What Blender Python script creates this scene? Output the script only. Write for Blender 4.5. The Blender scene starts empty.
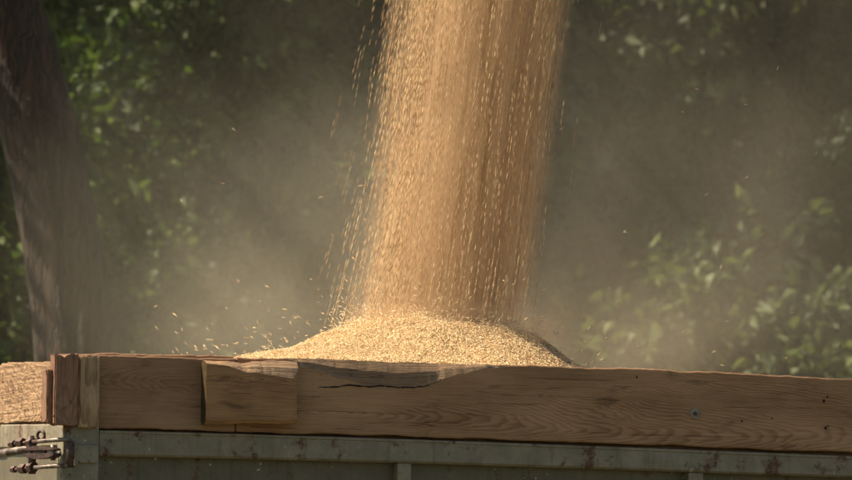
import bpy, bmesh, math, random
import numpy as np
from mathutils import Vector, Matrix, Euler

random.seed(7)
RNG = np.random.default_rng(11)
S = bpy.context.scene
COL = S.collection
R = math.radians

# ------------------------------------------------------------------ camera
CAM_POS = Vector((0.0, 0.0, 1.7))
PITCH = R(3.96)
LENS = 291.0
cd = bpy.data.cameras.new("camera")
cam = bpy.data.objects.new("camera", cd)
COL.objects.link(cam)
cam.location = CAM_POS
cam.rotation_euler = (R(90) + PITCH, 0, 0)
cd.sensor_width = 36.0
cd.lens = LENS
cd.clip_start = 0.1
cd.clip_end = 2000
cd.dof.use_dof = True
cd.dof.focus_distance = 20.3
cd.dof.aperture_fstop = 5.8
S.camera = cam

# ------------------------------------------------------------------ sky, sun, exposure
SUN_EL = R(50)
SUN_AZ = R(-84)                      # measured from +Y (away from the camera) towards +X
SUN_DIR = Vector((math.sin(SUN_AZ) * math.cos(SUN_EL), math.cos(SUN_AZ) * math.cos(SUN_EL), math.sin(SUN_EL)))
W = bpy.data.worlds.new("World")
S.world = W
W.use_nodes = True
wn = W.node_tree.nodes
bg = wn["Background"]
sky = wn.new("ShaderNodeTexSky")
sky.sky_type = 'NISHITA'
sky.sun_disc = False
sky.sun_elevation = SUN_EL
sky.sun_rotation = SUN_AZ
W.node_tree.links.new(sky.outputs[0], bg.inputs[0])
bg.inputs[1].default_value = 0.062
sl = bpy.data.lights.new("sun", 'SUN')
sl.energy = 5.0
sl.angle = R(0.5)
sl.color = (1.0, 0.92, 0.80)
sun = bpy.data.objects.new("sun", sl)
COL.objects.link(sun)
sun.rotation_euler = SUN_DIR.to_track_quat('Z', 'Y').to_euler()
sun.location = (-20, 20, 40)
S.view_settings.view_transform = 'Standard'
S.view_settings.look = 'None'
S.view_settings.exposure = 1.15
S.view_settings.use_white_balance = True      # the camera was balanced for open shade
S.view_settings.white_balance_temperature = 7700
S.view_settings.white_balance_tint = 10
S.view_settings.gamma = 1.0
S.view_settings.use_curve_mapping = False
S.cycles.volume_step_rate = 1.0
S.cycles.max_bounces = 8
S.cycles.volume_bounces = 2
S.cycles.transparent_max_bounces = 8
S.cycles.use_denoising = True
S.cycles.use_adaptive_sampling = True
S.cycles.adaptive_threshold = 0.03

# ------------------------------------------------------------------ helpers
def tag(o, label=None, cat=None, group=None, kind=None):
    if label: o["label"] = label
    if cat: o["category"] = cat
    if group: o["group"] = group
    if kind: o["kind"] = kind
    return o

def empty(name, loc, rot=(0, 0, 0)):
    o = bpy.data.objects.new(name, None)
    COL.objects.link(o)
    o.location = loc
    o.rotation_euler = rot
    o.empty_display_size = 0.2
    return o

def link_bm(name, bm, mat, parent=None, smooth=False):
    bmesh.ops.recalc_face_normals(bm, faces=bm.faces)
    me = bpy.data.meshes.new(name)
    bm.to_mesh(me)
    bm.free()
    if smooth:
        for p in me.polygons:
            p.use_smooth = True
    me.materials.append(mat)
    o = bpy.data.objects.new(name, me)
    COL.objects.link(o)
    if parent: o.parent = parent
    return o

def np_mesh(name, verts, faces, mat, parent=None, attrs=None, smooth=False):
    """verts (n,3), faces (m,k) with constant k; attrs: {name: per-vertex float}"""
    me = bpy.data.meshes.new(name)
    n, (m, k) = len(verts), faces.shape
    me.vertices.add(n)
    me.vertices.foreach_set("co", np.ascontiguousarray(verts, dtype=np.float32).ravel())
    me.loops.add(m * k)
    me.loops.foreach_set("vertex_index", np.ascontiguousarray(faces, dtype=np.int32).ravel())
    me.polygons.add(m)
    me.polygons.foreach_set("loop_start", np.arange(0, m * k, k, dtype=np.int32))
    if smooth:
        me.polygons.foreach_set("use_smooth", np.ones(m, dtype=bool))
    for a, v in (attrs or {}).items():
        at = me.attributes.new(a, 'FLOAT', 'POINT')
        at.data.foreach_set("value", np.ascontiguousarray(v, dtype=np.float32))
    me.update(calc_edges=True)
    me.validate()
    me.materials.append(mat)
    o = bpy.data.objects.new(name, me)
    COL.objects.link(o)
    if parent: o.parent = parent
    return o

def tube(bm, pts, rad, seg=10, caps=True):
    pts = [Vector(p) for p in pts]
    rads = rad if isinstance(rad, (list, tuple)) else [rad] * len(pts)
    rings = []
    up = Vector((0.13, 0.31, 0.94)).normalized()
    for i, p in enumerate(pts):
        a = pts[max(i - 1, 0)]
        b = pts[min(i + 1, len(pts) - 1)]
        t = (b - a).normalized()
        u = t.cross(up)
        if u.length < 0.1: u = t.cross(Vector((1, 0, 0)))
        u.normalize()
        v = t.cross(u)
        rings.append([bm.verts.new(p + (u * math.cos(2 * math.pi * j / seg) + v * math.sin(2 * math.pi * j / seg)) * rads[i]) for j in range(seg)])
    for r0, r1 in zip(rings, rings[1:]):
        for j in range(seg):
            bm.faces.new((r0[j], r0[(j + 1) % seg], r1[(j + 1) % seg], r1[j]))
    if caps:
        bm.faces.new(rings[0])
        bm.faces.new(rings[-1])

def box(bm, x0, x1, y0, y1, z0, z1, bevel=0.0, jitter=0.0):
    vs = [bm.verts.new((x, y, z)) for x in (x0, x1) for y in (y0, y1) for z in (z0, z1)]
    f = [(0, 1, 3, 2), (4, 6, 7, 5), (0, 4, 5, 1), (2, 3, 7, 6), (0, 2, 6, 4), (1, 5, 7, 3)]
    fs = [bm.faces.new([vs[i] for i in q]) for q in f]
    if bevel:
        es = list({e for q in fs for e in q.edges})
        bmesh.ops.bevel(bm, geom=es, offset=bevel, segments=2, affect='EDGES', profile=0.6)

def nodes_of(name):
    m = bpy.data.materials.new(name)
    m.use_nodes = True
    nt = m.node_tree
    return m, nt, nt.nodes["Principled BSDF"], nt.nodes["Material Output"]

class N:
    """tiny node-graph writer"""
    def __init__(self, nt): self.nt = nt
    def new(self, t, **kw):
        n = self.nt.nodes.new(t)
        for k, v in kw.items(): setattr(n, k, v)
        return n
    def put(self, sock, v):
        if hasattr(v, "is_output"): self.nt.links.new(v, sock)
        else: sock.default_value = v
    def math(self, op, a, b=None, c=None, clamp=False):
        n = self.new("ShaderNodeMath", operation=op, use_clamp=clamp)
        self.put(n.inputs[0], a)
        if b is not None: self.put(n.inputs[1], b)
        if c is not None: self.put(n.inputs[2], c)
        return n.outputs[0]
    def vmath(self, op, a, b=None):
        n = self.new("ShaderNodeVectorMath", operation=op)
        self.put(n.inputs[0], a)
        if b is not None: self.put(n.inputs[1], b)
        return n.outputs["Value"] if op in ('LENGTH', 'DOT_PRODUCT', 'DISTANCE') else n.outputs[0]
    def obj(self): return self.new("ShaderNodeTexCoord").outputs["Object"]
    def mapped(self, v, loc=(0, 0, 0), scale=(1, 1, 1), rot=(0, 0, 0)):
        n = self.new("ShaderNodeMapping")
        self.put(n.inputs[0], v)
        n.inputs["Location"].default_value = loc
        n.inputs["Rotation"].default_value = rot
        n.inputs["Scale"].default_value = scale
        return n.outputs[0]
    def noise(self, v, scale, detail=4, rough=0.55, dist=0.0, color=False):
        n = self.new("ShaderNodeTexNoise")
        self.put(n.inputs["Vector"], v)
        n.inputs["Scale"].default_value = scale
        n.inputs["Detail"].default_value = detail
        n.inputs["Roughness"].default_value = rough
        n.inputs["Distortion"].default_value = dist
        return n.outputs["Color"] if color else n.outputs[0]
    def ramp(self, f, stops):
        n = self.new("ShaderNodeValToRGB")
        self.put(n.inputs[0], f)
        cr = n.color_ramp
        while len(cr.elements) < len(stops): cr.elements.new(0.5)
        for e, (p, c) in zip(cr.elements, stops):
            e.position = p
            e.color = (*c, 1) if len(c) == 3 else c
        return n.outputs[0]
    def step(self, f, a, b):
        n = self.new("ShaderNodeMapRange", clamp=True)
        n.interpolation_type = 'SMOOTHSTEP'
        self.put(n.inputs[0], f)
        n.inputs[1].default_value = a
        n.inputs[2].default_value = b
        return n.outputs[0]
    def mix(self, f, a, b, mode='MIX'):
        n = self.new("ShaderNodeMix", data_type='RGBA', blend_type=mode)
        self.put(n.inputs[0], f)
        self.put(n.inputs[6], (*a, 1) if isinstance(a, tuple) else a)
        self.put(n.inputs[7], (*b, 1) if isinstance(b, tuple) else b)
        return n.outputs[2]
    def sep(self, v):
        n = self.new("ShaderNodeSeparateXYZ")
        self.put(n.inputs[0], v)
        return n.outputs
    def comb(self, x, y, z):
        n = self.new("ShaderNodeCombineXYZ")
        self.put(n.inputs[0], x); self.put(n.inputs[1], y); self.put(n.inputs[2], z)
        return n.outputs[0]
    def attr(self, name): return self.new("ShaderNodeAttribute", attribute_name=name).outputs["Fac"]
    def bump(self, h, strength, dist):
        n = self.new("ShaderNodeBump")
        n.inputs["Strength"].default_value = strength
        n.inputs["Distance"].default_value = dist
        self.put(n.inputs["Height"], h)
        return n.outputs[0]

# ------------------------------------------------------------------ materials
def wood(name, dark, mid, light, along='x', pith=(0.12, 0.0), tilt=0.07, ring=0.0045, x0=0.0, seed=0.0,
         rough_sawn=0.0, contrast=0.5, grey=0.25, stain=0.6):
    m, nt, bs, out = nodes_of(name)
    g = N(nt)
    p = g.obj()
    if along == 'z':   p = g.mapped(p, rot=(0, R(90), 0))
    elif along == 'y': p = g.mapped(p, rot=(0, 0, R(90)))
    p = g.mapped(p, loc=(seed, 0, 0))
    # slow wander of the grain
    w = g.noise(g.mapped(p, scale=(2.2, 9, 9)), 1.0, 3, 0.5, color=True)
    w = g.vmath('SUBTRACT', w, (0.5, 0.5, 0.5))
    ws = g.vmath('MULTIPLY', w, (0.0, 0.055, 0.045))
    q = g.sep(g.vmath('ADD', p, ws))
    yc = g.math('ADD', g.math('MULTIPLY', g.math('SUBTRACT', q[0], x0), tilt), pith[0])
    dy = g.math('ADD', q[1], yc)
    sag = g.math('MULTIPLY', g.math('SUBTRACT', q[0], seed + 1.0), -0.022)
    dz = g.math('SUBTRACT', g.math('SUBTRACT', q[2], pith[1]), sag)
    r = g.math('SQRT', g.math('ADD', g.math('POWER', dy, 2), g.math('POWER', dz, 2)))
    fine = g.noise(g.mapped(p, scale=(6, 260, 260)), 1.0, 3, 0.6)
    ph = g.math('MULTIPLY', r, 1.0 / ring)
    ph = g.math('ADD', ph, g.math('MULTIPLY', g.noise(g.mapped(p, scale=(2.5, 16, 16)), 1.0, 2), 1.3))
    saw = g.math('FRACT', ph)
    late = g.math('MULTIPLY', g.step(saw, 0.25, 0.85), g.math('SUBTRACT', 1.0, g.step(saw, 0.9, 1.0)))
    f = g.math('ADD', g.math('MULTIPLY', late, -contrast * 0.6), g.math('MULTIPLY', fine, 0.55))
    blot = g.noise(g.mapped(p, scale=(3.0, 8, 8)), 1.0, 5, 0.6)
    f = g.math('ADD', f, g.math('MULTIPLY', blot, stain))
    f = g.math('ADD', f, 0.22 - stain * 0.28)
    col = g.ramp(f, [(0.05, dark), (0.42, mid), (0.8, light)])
    # weathered grey and dark soaked stains
    gm = g.step(g.noise(g.mapped(p, loc=(3, 1, 2), scale=(4, 14, 14)), 1.0, 4, 0.65), 0.5, 0.75)
    col = g.mix(g.math('MULTIPLY', gm, grey), col, (0.20, 0.145, 0.095))
    dm = g.step(g.noise(g.mapped(p, loc=(7, 4, 1), scale=(5, 7, 16)), 1.0, 5, 0.7), 0.56, 0.74)
    col = g.mix(g.math('MULTIPLY', dm, 0.55), col, tuple(c * 0.55 for c in dark))
    # thin drying checks along the grain
    ck = g.noise(g.mapped(p, loc=(1, 8, 3), scale=(1.6, 75, 75)), 1.0, 2, 0.5, 0.3)
    ck = g.math('SUBTRACT', 1.0, g.step(g.math('ABSOLUTE', g.math('SUBTRACT', ck, 0.66)), 0.0, 0.02))
    col = g.mix(g.math('MULTIPLY', ck, 0.6), col, tuple(c * 0.3 for c in dark))
    g.put(bs.inputs["Base Color"], col)
    bs.inputs["Roughness"].default_value = 0.82
    bs.inputs["Specular IOR Level"].default_value = 0.25
    h = g.math('ADD', g.math('MULTIPLY', late, 0.3), g.math('MULTIPLY', fine, 0.7))
    h = g.math('SUBTRACT', h, g.math('MULTIPLY', ck, 1.0))
    nrm = g.bump(h, 0.45, 0.002)
    if rough_sawn:
        rs = g.noise(g.mapped(p, scale=(1.2, 110, 110)), 1.0, 5, 0.75)
        rs2 = g.noise(g.mapped(p, scale=(1.0, 50, 50)), 1.0, 4, 0.65)
        n2 = g.new("ShaderNodeBump")
        n2.inputs["Strength"].default_value = rough_sawn
        n2.inputs["Distance"].default_value = 0.012
        g.put(n2.inputs["Height"], g.math('ADD', rs, rs2))
        g.put(n2.inputs["Normal"], nrm)
        nrm = n2.outputs[0]
    g.put(bs.inputs["Normal"], nrm)
    return m

def painted_steel(name, paint, paint2, rust_amt=0.5, seed=0.0):
    m, nt, bs, out = nodes_of(name)
    g = N(nt)
    p = g.mapped(g.obj(), loc=(seed, seed * 0.7, 0))
    a = g.noise(p, 11, 8, 0.72)
    col = g.mix(g.step(a, 0.35, 0.7), paint, paint2)
    # washed streaks running down
    st = g.noise(g.mapped(p, scale=(45, 45, 3)), 1.0, 4, 0.6)
    col = g.mix(g.math('MULTIPLY', g.step(st, 0.5, 0.75), 0.6), col, tuple(c * 0.5 for c in paint))
    rn = g.noise(g.mapped(p, loc=(2, 5, 1)), 24, 8, 0.75)
    rl = g.noise(g.mapped(p, loc=(9, 3, 4), scale=(2.4, 2.4, 0.45)), 5.0, 3, 0.5)
    rm = g.step(g.math('ADD', rn, g.math('MULTIPLY', rl, 0.6)), 0.98 - 0.14 * rust_amt, 1.12 - 0.14 * rust_amt)
    fine = g.step(g.noise(g.mapped(p, loc=(1, 1, 9)), 90, 5, 0.7), 0.64, 0.7)
    rm = g.math('MAXIMUM', rm, g.math('MULTIPLY', fine, 0.7 * rust_amt))
    rc = g.ramp(g.noise(p, 60, 4, 0.6), [(0.3, (0.035, 0.016, 0.010)), (0.55, (0.095, 0.042, 0.022)), (0.75, (0.17, 0.085, 0.045))])
    col = g.mix(rm, col, rc)
    # pale chips
    ch = g.step(g.noise(g.mapped(p, loc=(4, 2, 6)), 55, 3, 0.5), 0.70, 0.73)
    col = g.mix(g.math('MULTIPLY', ch, 0.55), col, (0.48, 0.47, 0.40))
    g.put(bs.inputs["Base Color"], col)
    g.put(bs.inputs["Roughness"], g.math('ADD', 0.5, g.math('MULTIPLY', rm, 0.35)))
    g.put(bs.inputs["Normal"], g.bump(g.math('ADD', rm, g.math('MULTIPLY', a, 0.6)), 0.35, 0.003))
    return m

def rusty_iron(name, pale=0.0):
    m, nt, bs, out = nodes_of(name)
    g = N(nt)
    p = g.obj()
    n = g.noise(p, 55, 6, 0.7)
    col = g.ramp(n, [(0.3, (0.014, 0.009, 0.008)), (0.5, (0.05, 0.026, 0.021)), (0.72, (0.14, 0.075, 0.055))])
    if pale: col = g.mix(g.math('MULTIPLY', g.step(g.noise(p, 32, 4, 0.6), 0.38, 0.62), pale), col, (0.40, 0.36, 0.30))
    g.put(bs.inputs["Base Color"], col)
    bs.inputs["Roughness"].default_value = 0.55 - 0.2 * pale
    bs.inputs["Metallic"].default_value = 0.35
    g.put(bs.inputs["Normal"], g.bump(n, 0.5, 0.003))
    return m

def grain_mat(name, a, b, c, transl=0.2):
    m, nt, bs, out = nodes_of(name)
    g = N(nt)
    col = g.ramp(g.attr("tint"), [(0.0, a), (0.5, b), (1.0, c)])
    g.put(bs.inputs["Base Color"], col)
    bs.inputs["Roughness"].default_value = 0.55
    bs.inputs["Specular IOR Level"].default_value = 0.35
    tr = g.new("ShaderNodeBsdfTranslucent")
    g.put(tr.inputs[0], col)
    mx = g.new("ShaderNodeMixShader")
    mx.inputs[0].default_value = transl
    nt.links.new(bs.outputs[0], mx.inputs[1])
    nt.links.new(tr.outputs[0], mx.inputs[2])
    nt.links.new(mx.outputs[0], out.inputs[0])
    return m

def leaf_mat(name, stops, transl=0.35, gloss=0.62):
    m, nt, bs, out = nodes_of(name)
    g = N(nt)
    col = g.ramp(g.attr("tint"), stops)
    g.put(bs.inputs["Base Color"], col)
    bs.inputs["Roughness"].default_value = gloss
    bs.inputs["Specular IOR Level"].default_value = 0.35
    tr = g.new("ShaderNodeBsdfTranslucent")
    tc = g.mix(1.0, col, (1.3, 1.35, 0.75), 'MULTIPLY')
    g.put(tr.inputs[0], tc)
    mx = g.new("ShaderNodeMixShader")
    mx.inputs[0].default_value = transl
    nt.links.new(bs.outputs[0], mx.inputs[1])
    nt.links.new(tr.outputs[0], mx.inputs[2])
    nt.links.new(mx.outputs[0], out.inputs[0])
    return m

def bark_mat(name, dark, light):
    m, nt, bs, out = nodes_of(name)
    g = N(nt)
    p = g.obj()
    wv = g.vmath('MULTIPLY', g.vmath('SUBTRACT', g.noise(g.mapped(p, scale=(6, 6, 3)), 1.0, 3, .6, color=True), (.5, .5, .5)), (.10, .10, .2))
    pw = g.vmath('ADD', p, wv)
    n = g.noise(g.mapped(pw, scale=(34, 34, 7)), 1.0, 6, 0.7, 0.4)
    f1 = g.noise(g.mapped(pw, scale=(38, 38, 2.6)), 1.0, 3, 0.55)
    cr = g.step(g.math('ABSOLUTE', g.math('SUBTRACT', f1, 0.5)), 0.0, 0.10)
    col = g.mix(n, dark, light)
    col = g.mix(cr, tuple(c * 0.4 for c in dark), col)
    mo = g.step(g.noise(p, 3.0, 4), 0.5, 0.7)
    col = g.mix(g.math('MULTIPLY', mo, 0.35), col, (0.05, 0.055, 0.025))
    g.put(bs.inputs["Base Color"], col)
    bs.inputs["Roughness"].default_value = 0.9
    g.put(bs.inputs["Normal"], g.bump(g.math('ADD', cr, g.math('MULTIPLY', n, 0.6)), 0.9, 0.02))
    return m

M = {}
M['plank'] = wood("plank_wood", (0.050, 0.023, 0.012), (0.195, 0.099, 0.049), (0.35, 0.205, 0.115), pith=(0.015, 2.60), tilt=0.085, x0=0.95, seed=0, contrast=0.34, ring=0.0046, grey=.2, stain=.95)
M['plank_plain'] = wood("short_plank_wood", (0.045, 0.022, 0.013), (0.16, 0.083, 0.044), (0.29, 0.17, 0.10), pith=(0.05, 2.66), tilt=-0.10, x0=5.0, seed=5, contrast=0.22, grey=0.35, stain=.95)
M['block'] = wood("block_wood", (0.042, 0.018, 0.009), (0.165, 0.080, 0.038), (0.33, 0.185, 0.09), pith=(0.06, 2.68), tilt=0.10, x0=11.5, seed=11, contrast=0.35, rough_sawn=0.3, stain=0.9)
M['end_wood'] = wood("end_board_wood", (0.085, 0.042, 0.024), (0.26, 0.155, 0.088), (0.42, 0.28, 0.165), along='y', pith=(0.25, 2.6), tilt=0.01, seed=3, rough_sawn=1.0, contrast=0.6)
M['batten'] = wood("batten_wood", (0.13, 0.075, 0.042), (0.31, 0.20, 0.115), (0.44, 0.31, 0.19), along='z', pith=(0.25, 0.0), tilt=0.0, ring=0.010, seed=2, contrast=0.6, grey=0.2, stain=0.4)
M['dark_wood'] = wood("upright_wood", (0.06, 0.026, 0.016), (0.17, 0.085, 0.052), (0.26, 0.15, 0.10), along='z', pith=(0.2, 0.1), seed=8, contrast=0.3, rough_sawn=0.25)
M['wane'] = wood("wane_wood", (0.05, 0.027, 0.015), (0.19, 0.110, 0.060), (0.37, 0.24, 0.145), pith=(0.3, 0.2), seed=14, rough_sawn=0.9, contrast=0.3, grey=0.2, stain=1.0)
M['crack'] = rusty_iron("crack_dark")
M['steel'] = painted_steel("painted_steel", (0.138, 0.113, 0.074), (0.215, 0.182, 0.125), 1.05)
M['steel_pale'] = painted_steel("pale_painted_steel", (0.145, 0.126, 0.088), (0.21, 0.185, 0.135), 0.9, 3.0)
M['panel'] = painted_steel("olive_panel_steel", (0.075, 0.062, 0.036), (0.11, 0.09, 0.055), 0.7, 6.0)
M['iron'] = rusty_iron("rusty_iron")
M['worn'] = rusty_iron("worn_iron", 0.4)
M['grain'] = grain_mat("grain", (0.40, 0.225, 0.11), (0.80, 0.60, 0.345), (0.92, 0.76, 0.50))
M['leaf'] = leaf_mat("bright_leaf", [(0.0, (0.018, 0.038, 0.010)), (0.55, (0.045, 0.085, 0.020)), (1.0, (0.10, 0.14, 0.042))])
M['leaf_dark'] = leaf_mat("dull_leaf", [(0.0, (0.022, 0.034, 0.012)), (0.55, (0.045, 0.062, 0.022)), (1.0, (0.085, 0.10, 0.04))])
M['leaf_brown'] = leaf_mat("olive_leaf", [(0.0, (0.024, 0.028, 0.010)), (0.6, (0.046, 0.056, 0.020)), (1.0, (0.085, 0.095, 0.036))], 0.25)
M['leaf_pale'] = leaf_mat("pale_leaf", [(0.0, (0.04, 0.06, 0.022)), (0.55, (0.07, 0.098, 0.036)), (1.0, (0.11, 0.14, 0.058))], 0.3)
M['needle'] = leaf_mat("needle_green", [(0.0, (0.014, 0.028, 0.012)), (1.0, (0.034, 0.06, 0.026))], 0.15, 0.7)
M['bark'] = bark_mat("rough_bark", (0.016, 0.008, 0.005), (0.062, 0.032, 0.020))
M['stem'] = bark_mat("thin_bark", (0.05, 0.042, 0.03), (0.13, 0.11, 0.085))

# ------------------------------------------------------------------ pixel <-> place, from the photograph's own geometry
FPX = 852 * LENS / 36.0
FWD = Vector((0, math.cos(PITCH), math.sin(PITCH)))
UP = Vector((0, -math.sin(PITCH), math.cos(PITCH)))
def ray(px, py): return FWD + Vector((1, 0, 0)) * ((px - 426) / FPX) + UP * ((240 - py) / FPX)
def at(px, py, Y):
    d = ray(px, py)
    return CAM_POS + d * (Y / d.y)

# ------------------------------------------------------------------ ground
def ground():
    m, nt, bs, out = nodes_of("meadow_ground")
    g = N(nt)
    p = g.obj()
    col = g.ramp(g.noise(p, 0.8, 8, 0.65), [(0.35, (0.045, 0.06, 0.022)), (0.55, (0.09, 0.085, 0.04)), (0.7, (0.16, 0.12, 0.07))])
    g.put(bs.inputs["Base Color"], col)
    bs.inputs["Roughness"].default_value = 0.95
    g.put(bs.inputs["Normal"], g.bump(g.noise(p, 14, 6, 0.7), 0.6, 0.05))
    n = 60
    xs = np.concatenate([np.linspace(-600, -40, 8), np.linspace(-38, 38, n), np.linspace(40, 600, 8)])
    ys = np.concatenate([np.linspace(-60, 0, 6), np.linspace(2, 70, n), np.linspace(75, 900, 10)])
    X, Y = np.meshgrid(xs, ys)
    Z = 0.05 * np.sin(X * 0.35 + 1) * np.cos(Y * 0.27) - 0.05
    nx, ny = len(xs), len(ys)
    idx = np.arange(nx * ny).reshape(ny, nx)
    f = np.stack([idx[:-1, :-1], idx[:-1, 1:], idx[1:, 1:], idx[1:, :-1]], -1).reshape(-1, 4)
    o = np_mesh("ground", np.stack([X, Y, Z], -1).reshape(-1, 3), f, m, smooth=True)
    tag(o, kind="structure")
ground()

# ------------------------------------------------------------------ trailer
T_YAW, T_ROLL = R(20), R(0.7)
T_LOC = Vector(((63 - 426) / FPX * 20.0, 20.0, 0.0))
trailer = empty("grain_trailer", T_LOC)
trailer.rotation_mode = 'XYZ'
TM = Matrix.Translation(T_LOC) @ Matrix.Rotation(T_YAW, 4, 'Z') @ Matrix.Rotation(T_ROLL, 4, 'Y')
trailer.rotation_euler = TM.to_euler('XYZ')
tag(trailer, "weathered grain trailer with wooden boards above a rusty grey-green steel side", "trailer")
TI = TM.inverted()
CL = TI @ CAM_POS
def side(px, py, y=0.0):
    """trailer-local (x, z) of a photo pixel on the side plane at local y"""
    d = TI.to_3x3() @ ray(px, py)
    t = (y - CL.y) / d.y
    p = CL + d * t
    return p.x, p.z
def end(px, py, x=0.0):
    d = TI.to_3x3() @ ray(px, py)
    t = (x - CL.x) / d.x
    p = CL + d * t
    return p.y, p.z
def interp(pts, x):
    xs, ys = zip(*sorted(pts))
    return np.interp(x, xs, ys)

L_TRAIL, W_TRAIL = 5.2, 2.4
def curve(pix, y=0.0):
    """polyline of pixels on the side plane -> function z(x), running on past both ends"""
    p = [side(a, b, y) for a, b in pix]
    (xa, za), (xb, zb) = p[-2], p[-1]
    sl_ = (zb - za) / (xb - xa)
    xl = L_TRAIL + 0.5
    p.append((xl, zb + sl_ * 0.35 * (xl - xb)))
    (xa, za), (xb, zb) = p[0], p[1]
    sl0 = (zb - za) / (xb - xa)
    p.insert(0, (-0.4, za + sl0 * (-0.4 - xa)))
    xs = np.array([q[0] for q in p]); zs = np.array([q[1] for q in p])
    return lambda x: np.interp(x, xs, zs)

plank_top = curve([(99, 355), (236, 357.3), (360, 360), (430, 362.6), (530, 365.3), (640, 369), (742, 373.5), (852, 379)])
plank_bot = curve([(99, 427.5), (236, 431.5), (430, 437), (640, 444.3), (742, 448.5), (852, 452.5)])
rail_top = curve([(99, 430), (236, 433.5), (430, 439.8), (640, 447.6), (742, 451.6), (852, 456)])
rail_bot = curve([(99, 455.8), (236, 458.5), (430, 463.5), (640, 470.2), (742, 474), (852, 477.5)])
Z_FLOOR = 1.25

def board(name, x0, x1, top, bot, y0, y1, mat, wane=None, edge=0.004, rough=0.0012, parent=trailer, step=0.012, seed=1):
    """a long sawn board: wandering edges, worn arrises; wane(x) -> (drop, depth) cuts the front top edge"""
    rng = np.random.default_rng(seed)
    n = max(6, int((x1 - x0) / step))
    xs = np.linspace(x0, x1, n)
    def wob(a, L):
        k = rng.normal(0, 1, n)
        w = np.convolve(k, np.ones(L) / L, 'same')
        return a * (w / (w.std() + 1e-9))
    zt = top(xs) + wob(rough, 9) + wob(rough * 0.6, 3)
    zb = bot(xs) + wob(rough, 9)
    yf = y0 + wob(rough * 0.6, 11)
    dr = np.full(n, edge); dp = np.full(n, edge)
    if wane:
        for i, x in enumerate(xs):
            d, e = wane(x)
            dr[i] = max(edge, d); dp[i] = max(edge, e)
    e2 = edge
    V = []
    for i, x in enumerate(xs):
        V += [(x, yf[i] + e2, zb[i]), (x, yf[i], zb[i] + e2), (x, yf[i], zt[i] - dr[i]), (x, yf[i] + dp[i] * 0.42, zt[i] - dr[i] * 0.42),
              (x, yf[i] + dp[i], zt[i]), (x, y1 - e2, zt[i]), (x, y1, zt[i] - e2), (x, y1, zb[i] + e2), (x, y1 - e2, zb[i])]
    K = 9
    bm = bmesh.new()
    vs = [bm.verts.new(v) for v in V]
    for i in range(n - 1):
        for j in range(K):
            a, b = i * K + j, i * K + (j + 1) % K
            bm.faces.new((vs[a], vs[b], vs[b + K], vs[a + K]))
    bm.faces.new(vs[:K]); bm.faces.new(vs[-K:])
    o = link_bm(name, bm, mat, parent)
    return o

PX = lambda px, y=0.0: side(px, 400, y)[0]
x_seam = PX(236)
# the wane of the long plank (its bark edge), read off the photograph
lower = [side(a, b) for a, b in [(285, 361), (299, 366), (320, 373), (340, 379), (355, 383), (383, 386), (414, 387.5), (439, 381), (460, 373), (489, 367.5), (520, 366)]]
def wane_b(x):
    zl = interp(lower, x) if lower[0][0] < x < lower[-1][0] else plank_top(x)
    if lower[0][0] < x < lower[-1][0]: zl += .0022 * math.sin(x * 61) + .0016 * math.sin(x * 143 + 1)
    d = float(plank_top(x) - zl)
    return d, min(0.028, 0.55 * d)
long_plank = board("side_board", x_seam + 0.002, L_TRAIL, plank_top, plank_bot, 0.0, 0.05, M['plank'], wane_b, seed=3)
long_plank["label"] = "long grained plank with a bark edge and a washer"
long_plank.data.materials.append(M['wane'])
for p in long_plank.data.polygons:
    if p.normal.z > 0.25 and p.normal.y < -0.3 and p.area > 5e-5: p.material_index = 1
short_plank = board("side_board", PX(64), x_seam - 0.002, curve([(60, 354.3), (99, 354.8), (236, 357.6)]), plank_bot, 0.001, 0.05, M['plank_plain'], seed=5)
# board behind, whose thin lit top runs past the seam
strip_top = curve([(60, 353.2), (99, 353.8), (232, 355.3)], 0.055)
back_board = board("backing_or_light_stop", PX(60, 0.052), PX(233, 0.052), strip_top, lambda x: strip_top(x) - 0.15, 0.052, 0.08, M['plank_plain'], seed=8)
board("backing_or_light_stop", PX(66, .052), L_TRAIL - .01, lambda x: plank_bot(x) + .09, lambda x: rail_bot(x), 0.0525, 0.075, M['plank_plain'], seed=18, step=.05)  # added unseen strip; keeps sunlight from showing through the gap under the plank
# crack below the wane
bm = bmesh.new()
ck = [(300, 389.3), (310, 388.8), (321, 388.2), (333, 386.6), (346, 385.6), (365, 386), (383, 386.6), (400, 387.2), (414, 387.9), (426, 385.4), (439, 381.4), (448, 377.5)]
cp = []; cr_ = []
for a in np.linspace(300, 448, 60):
    b = np.interp(a, [q[0] for q in ck], [q[1] for q in ck]) + random.gauss(0, .22) + .5 * math.sin(a * .21)
    x, z = side(a, b)
    cp.append((x, 0.0008, z)); cr_.append(.0022 * min(1, (a - 299) / 30, (449 - a) / 20) * random.uniform(.5, 1.3) + .0002)
tube(bm, cp, cr_, 6)
ckm, nt, bs, _ = nodes_of("crack_shadow"); bs.inputs["Base Color"].default_value = (0.012, 0.008, 0.005, 1); bs.inputs["Roughness"].default_value = 1
link_bm("crack", bm, ckm, long_plank)
# washer and bolt on the long plank
x, z = side(694.5, 413.5)
bm = bmesh.new()
tube(bm, [(x, 0.001, z), (x, -0.004, z)], 0.016, 20)
washer = link_bm("washer", bm, M['steel_pale'], long_plank)
bm = bmesh.new()
tube(bm, [(x, -0.004, z), (x, -0.009, z)], 0.006, 6)
link_bm("bolt_head", bm, M['iron'], washer)
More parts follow.
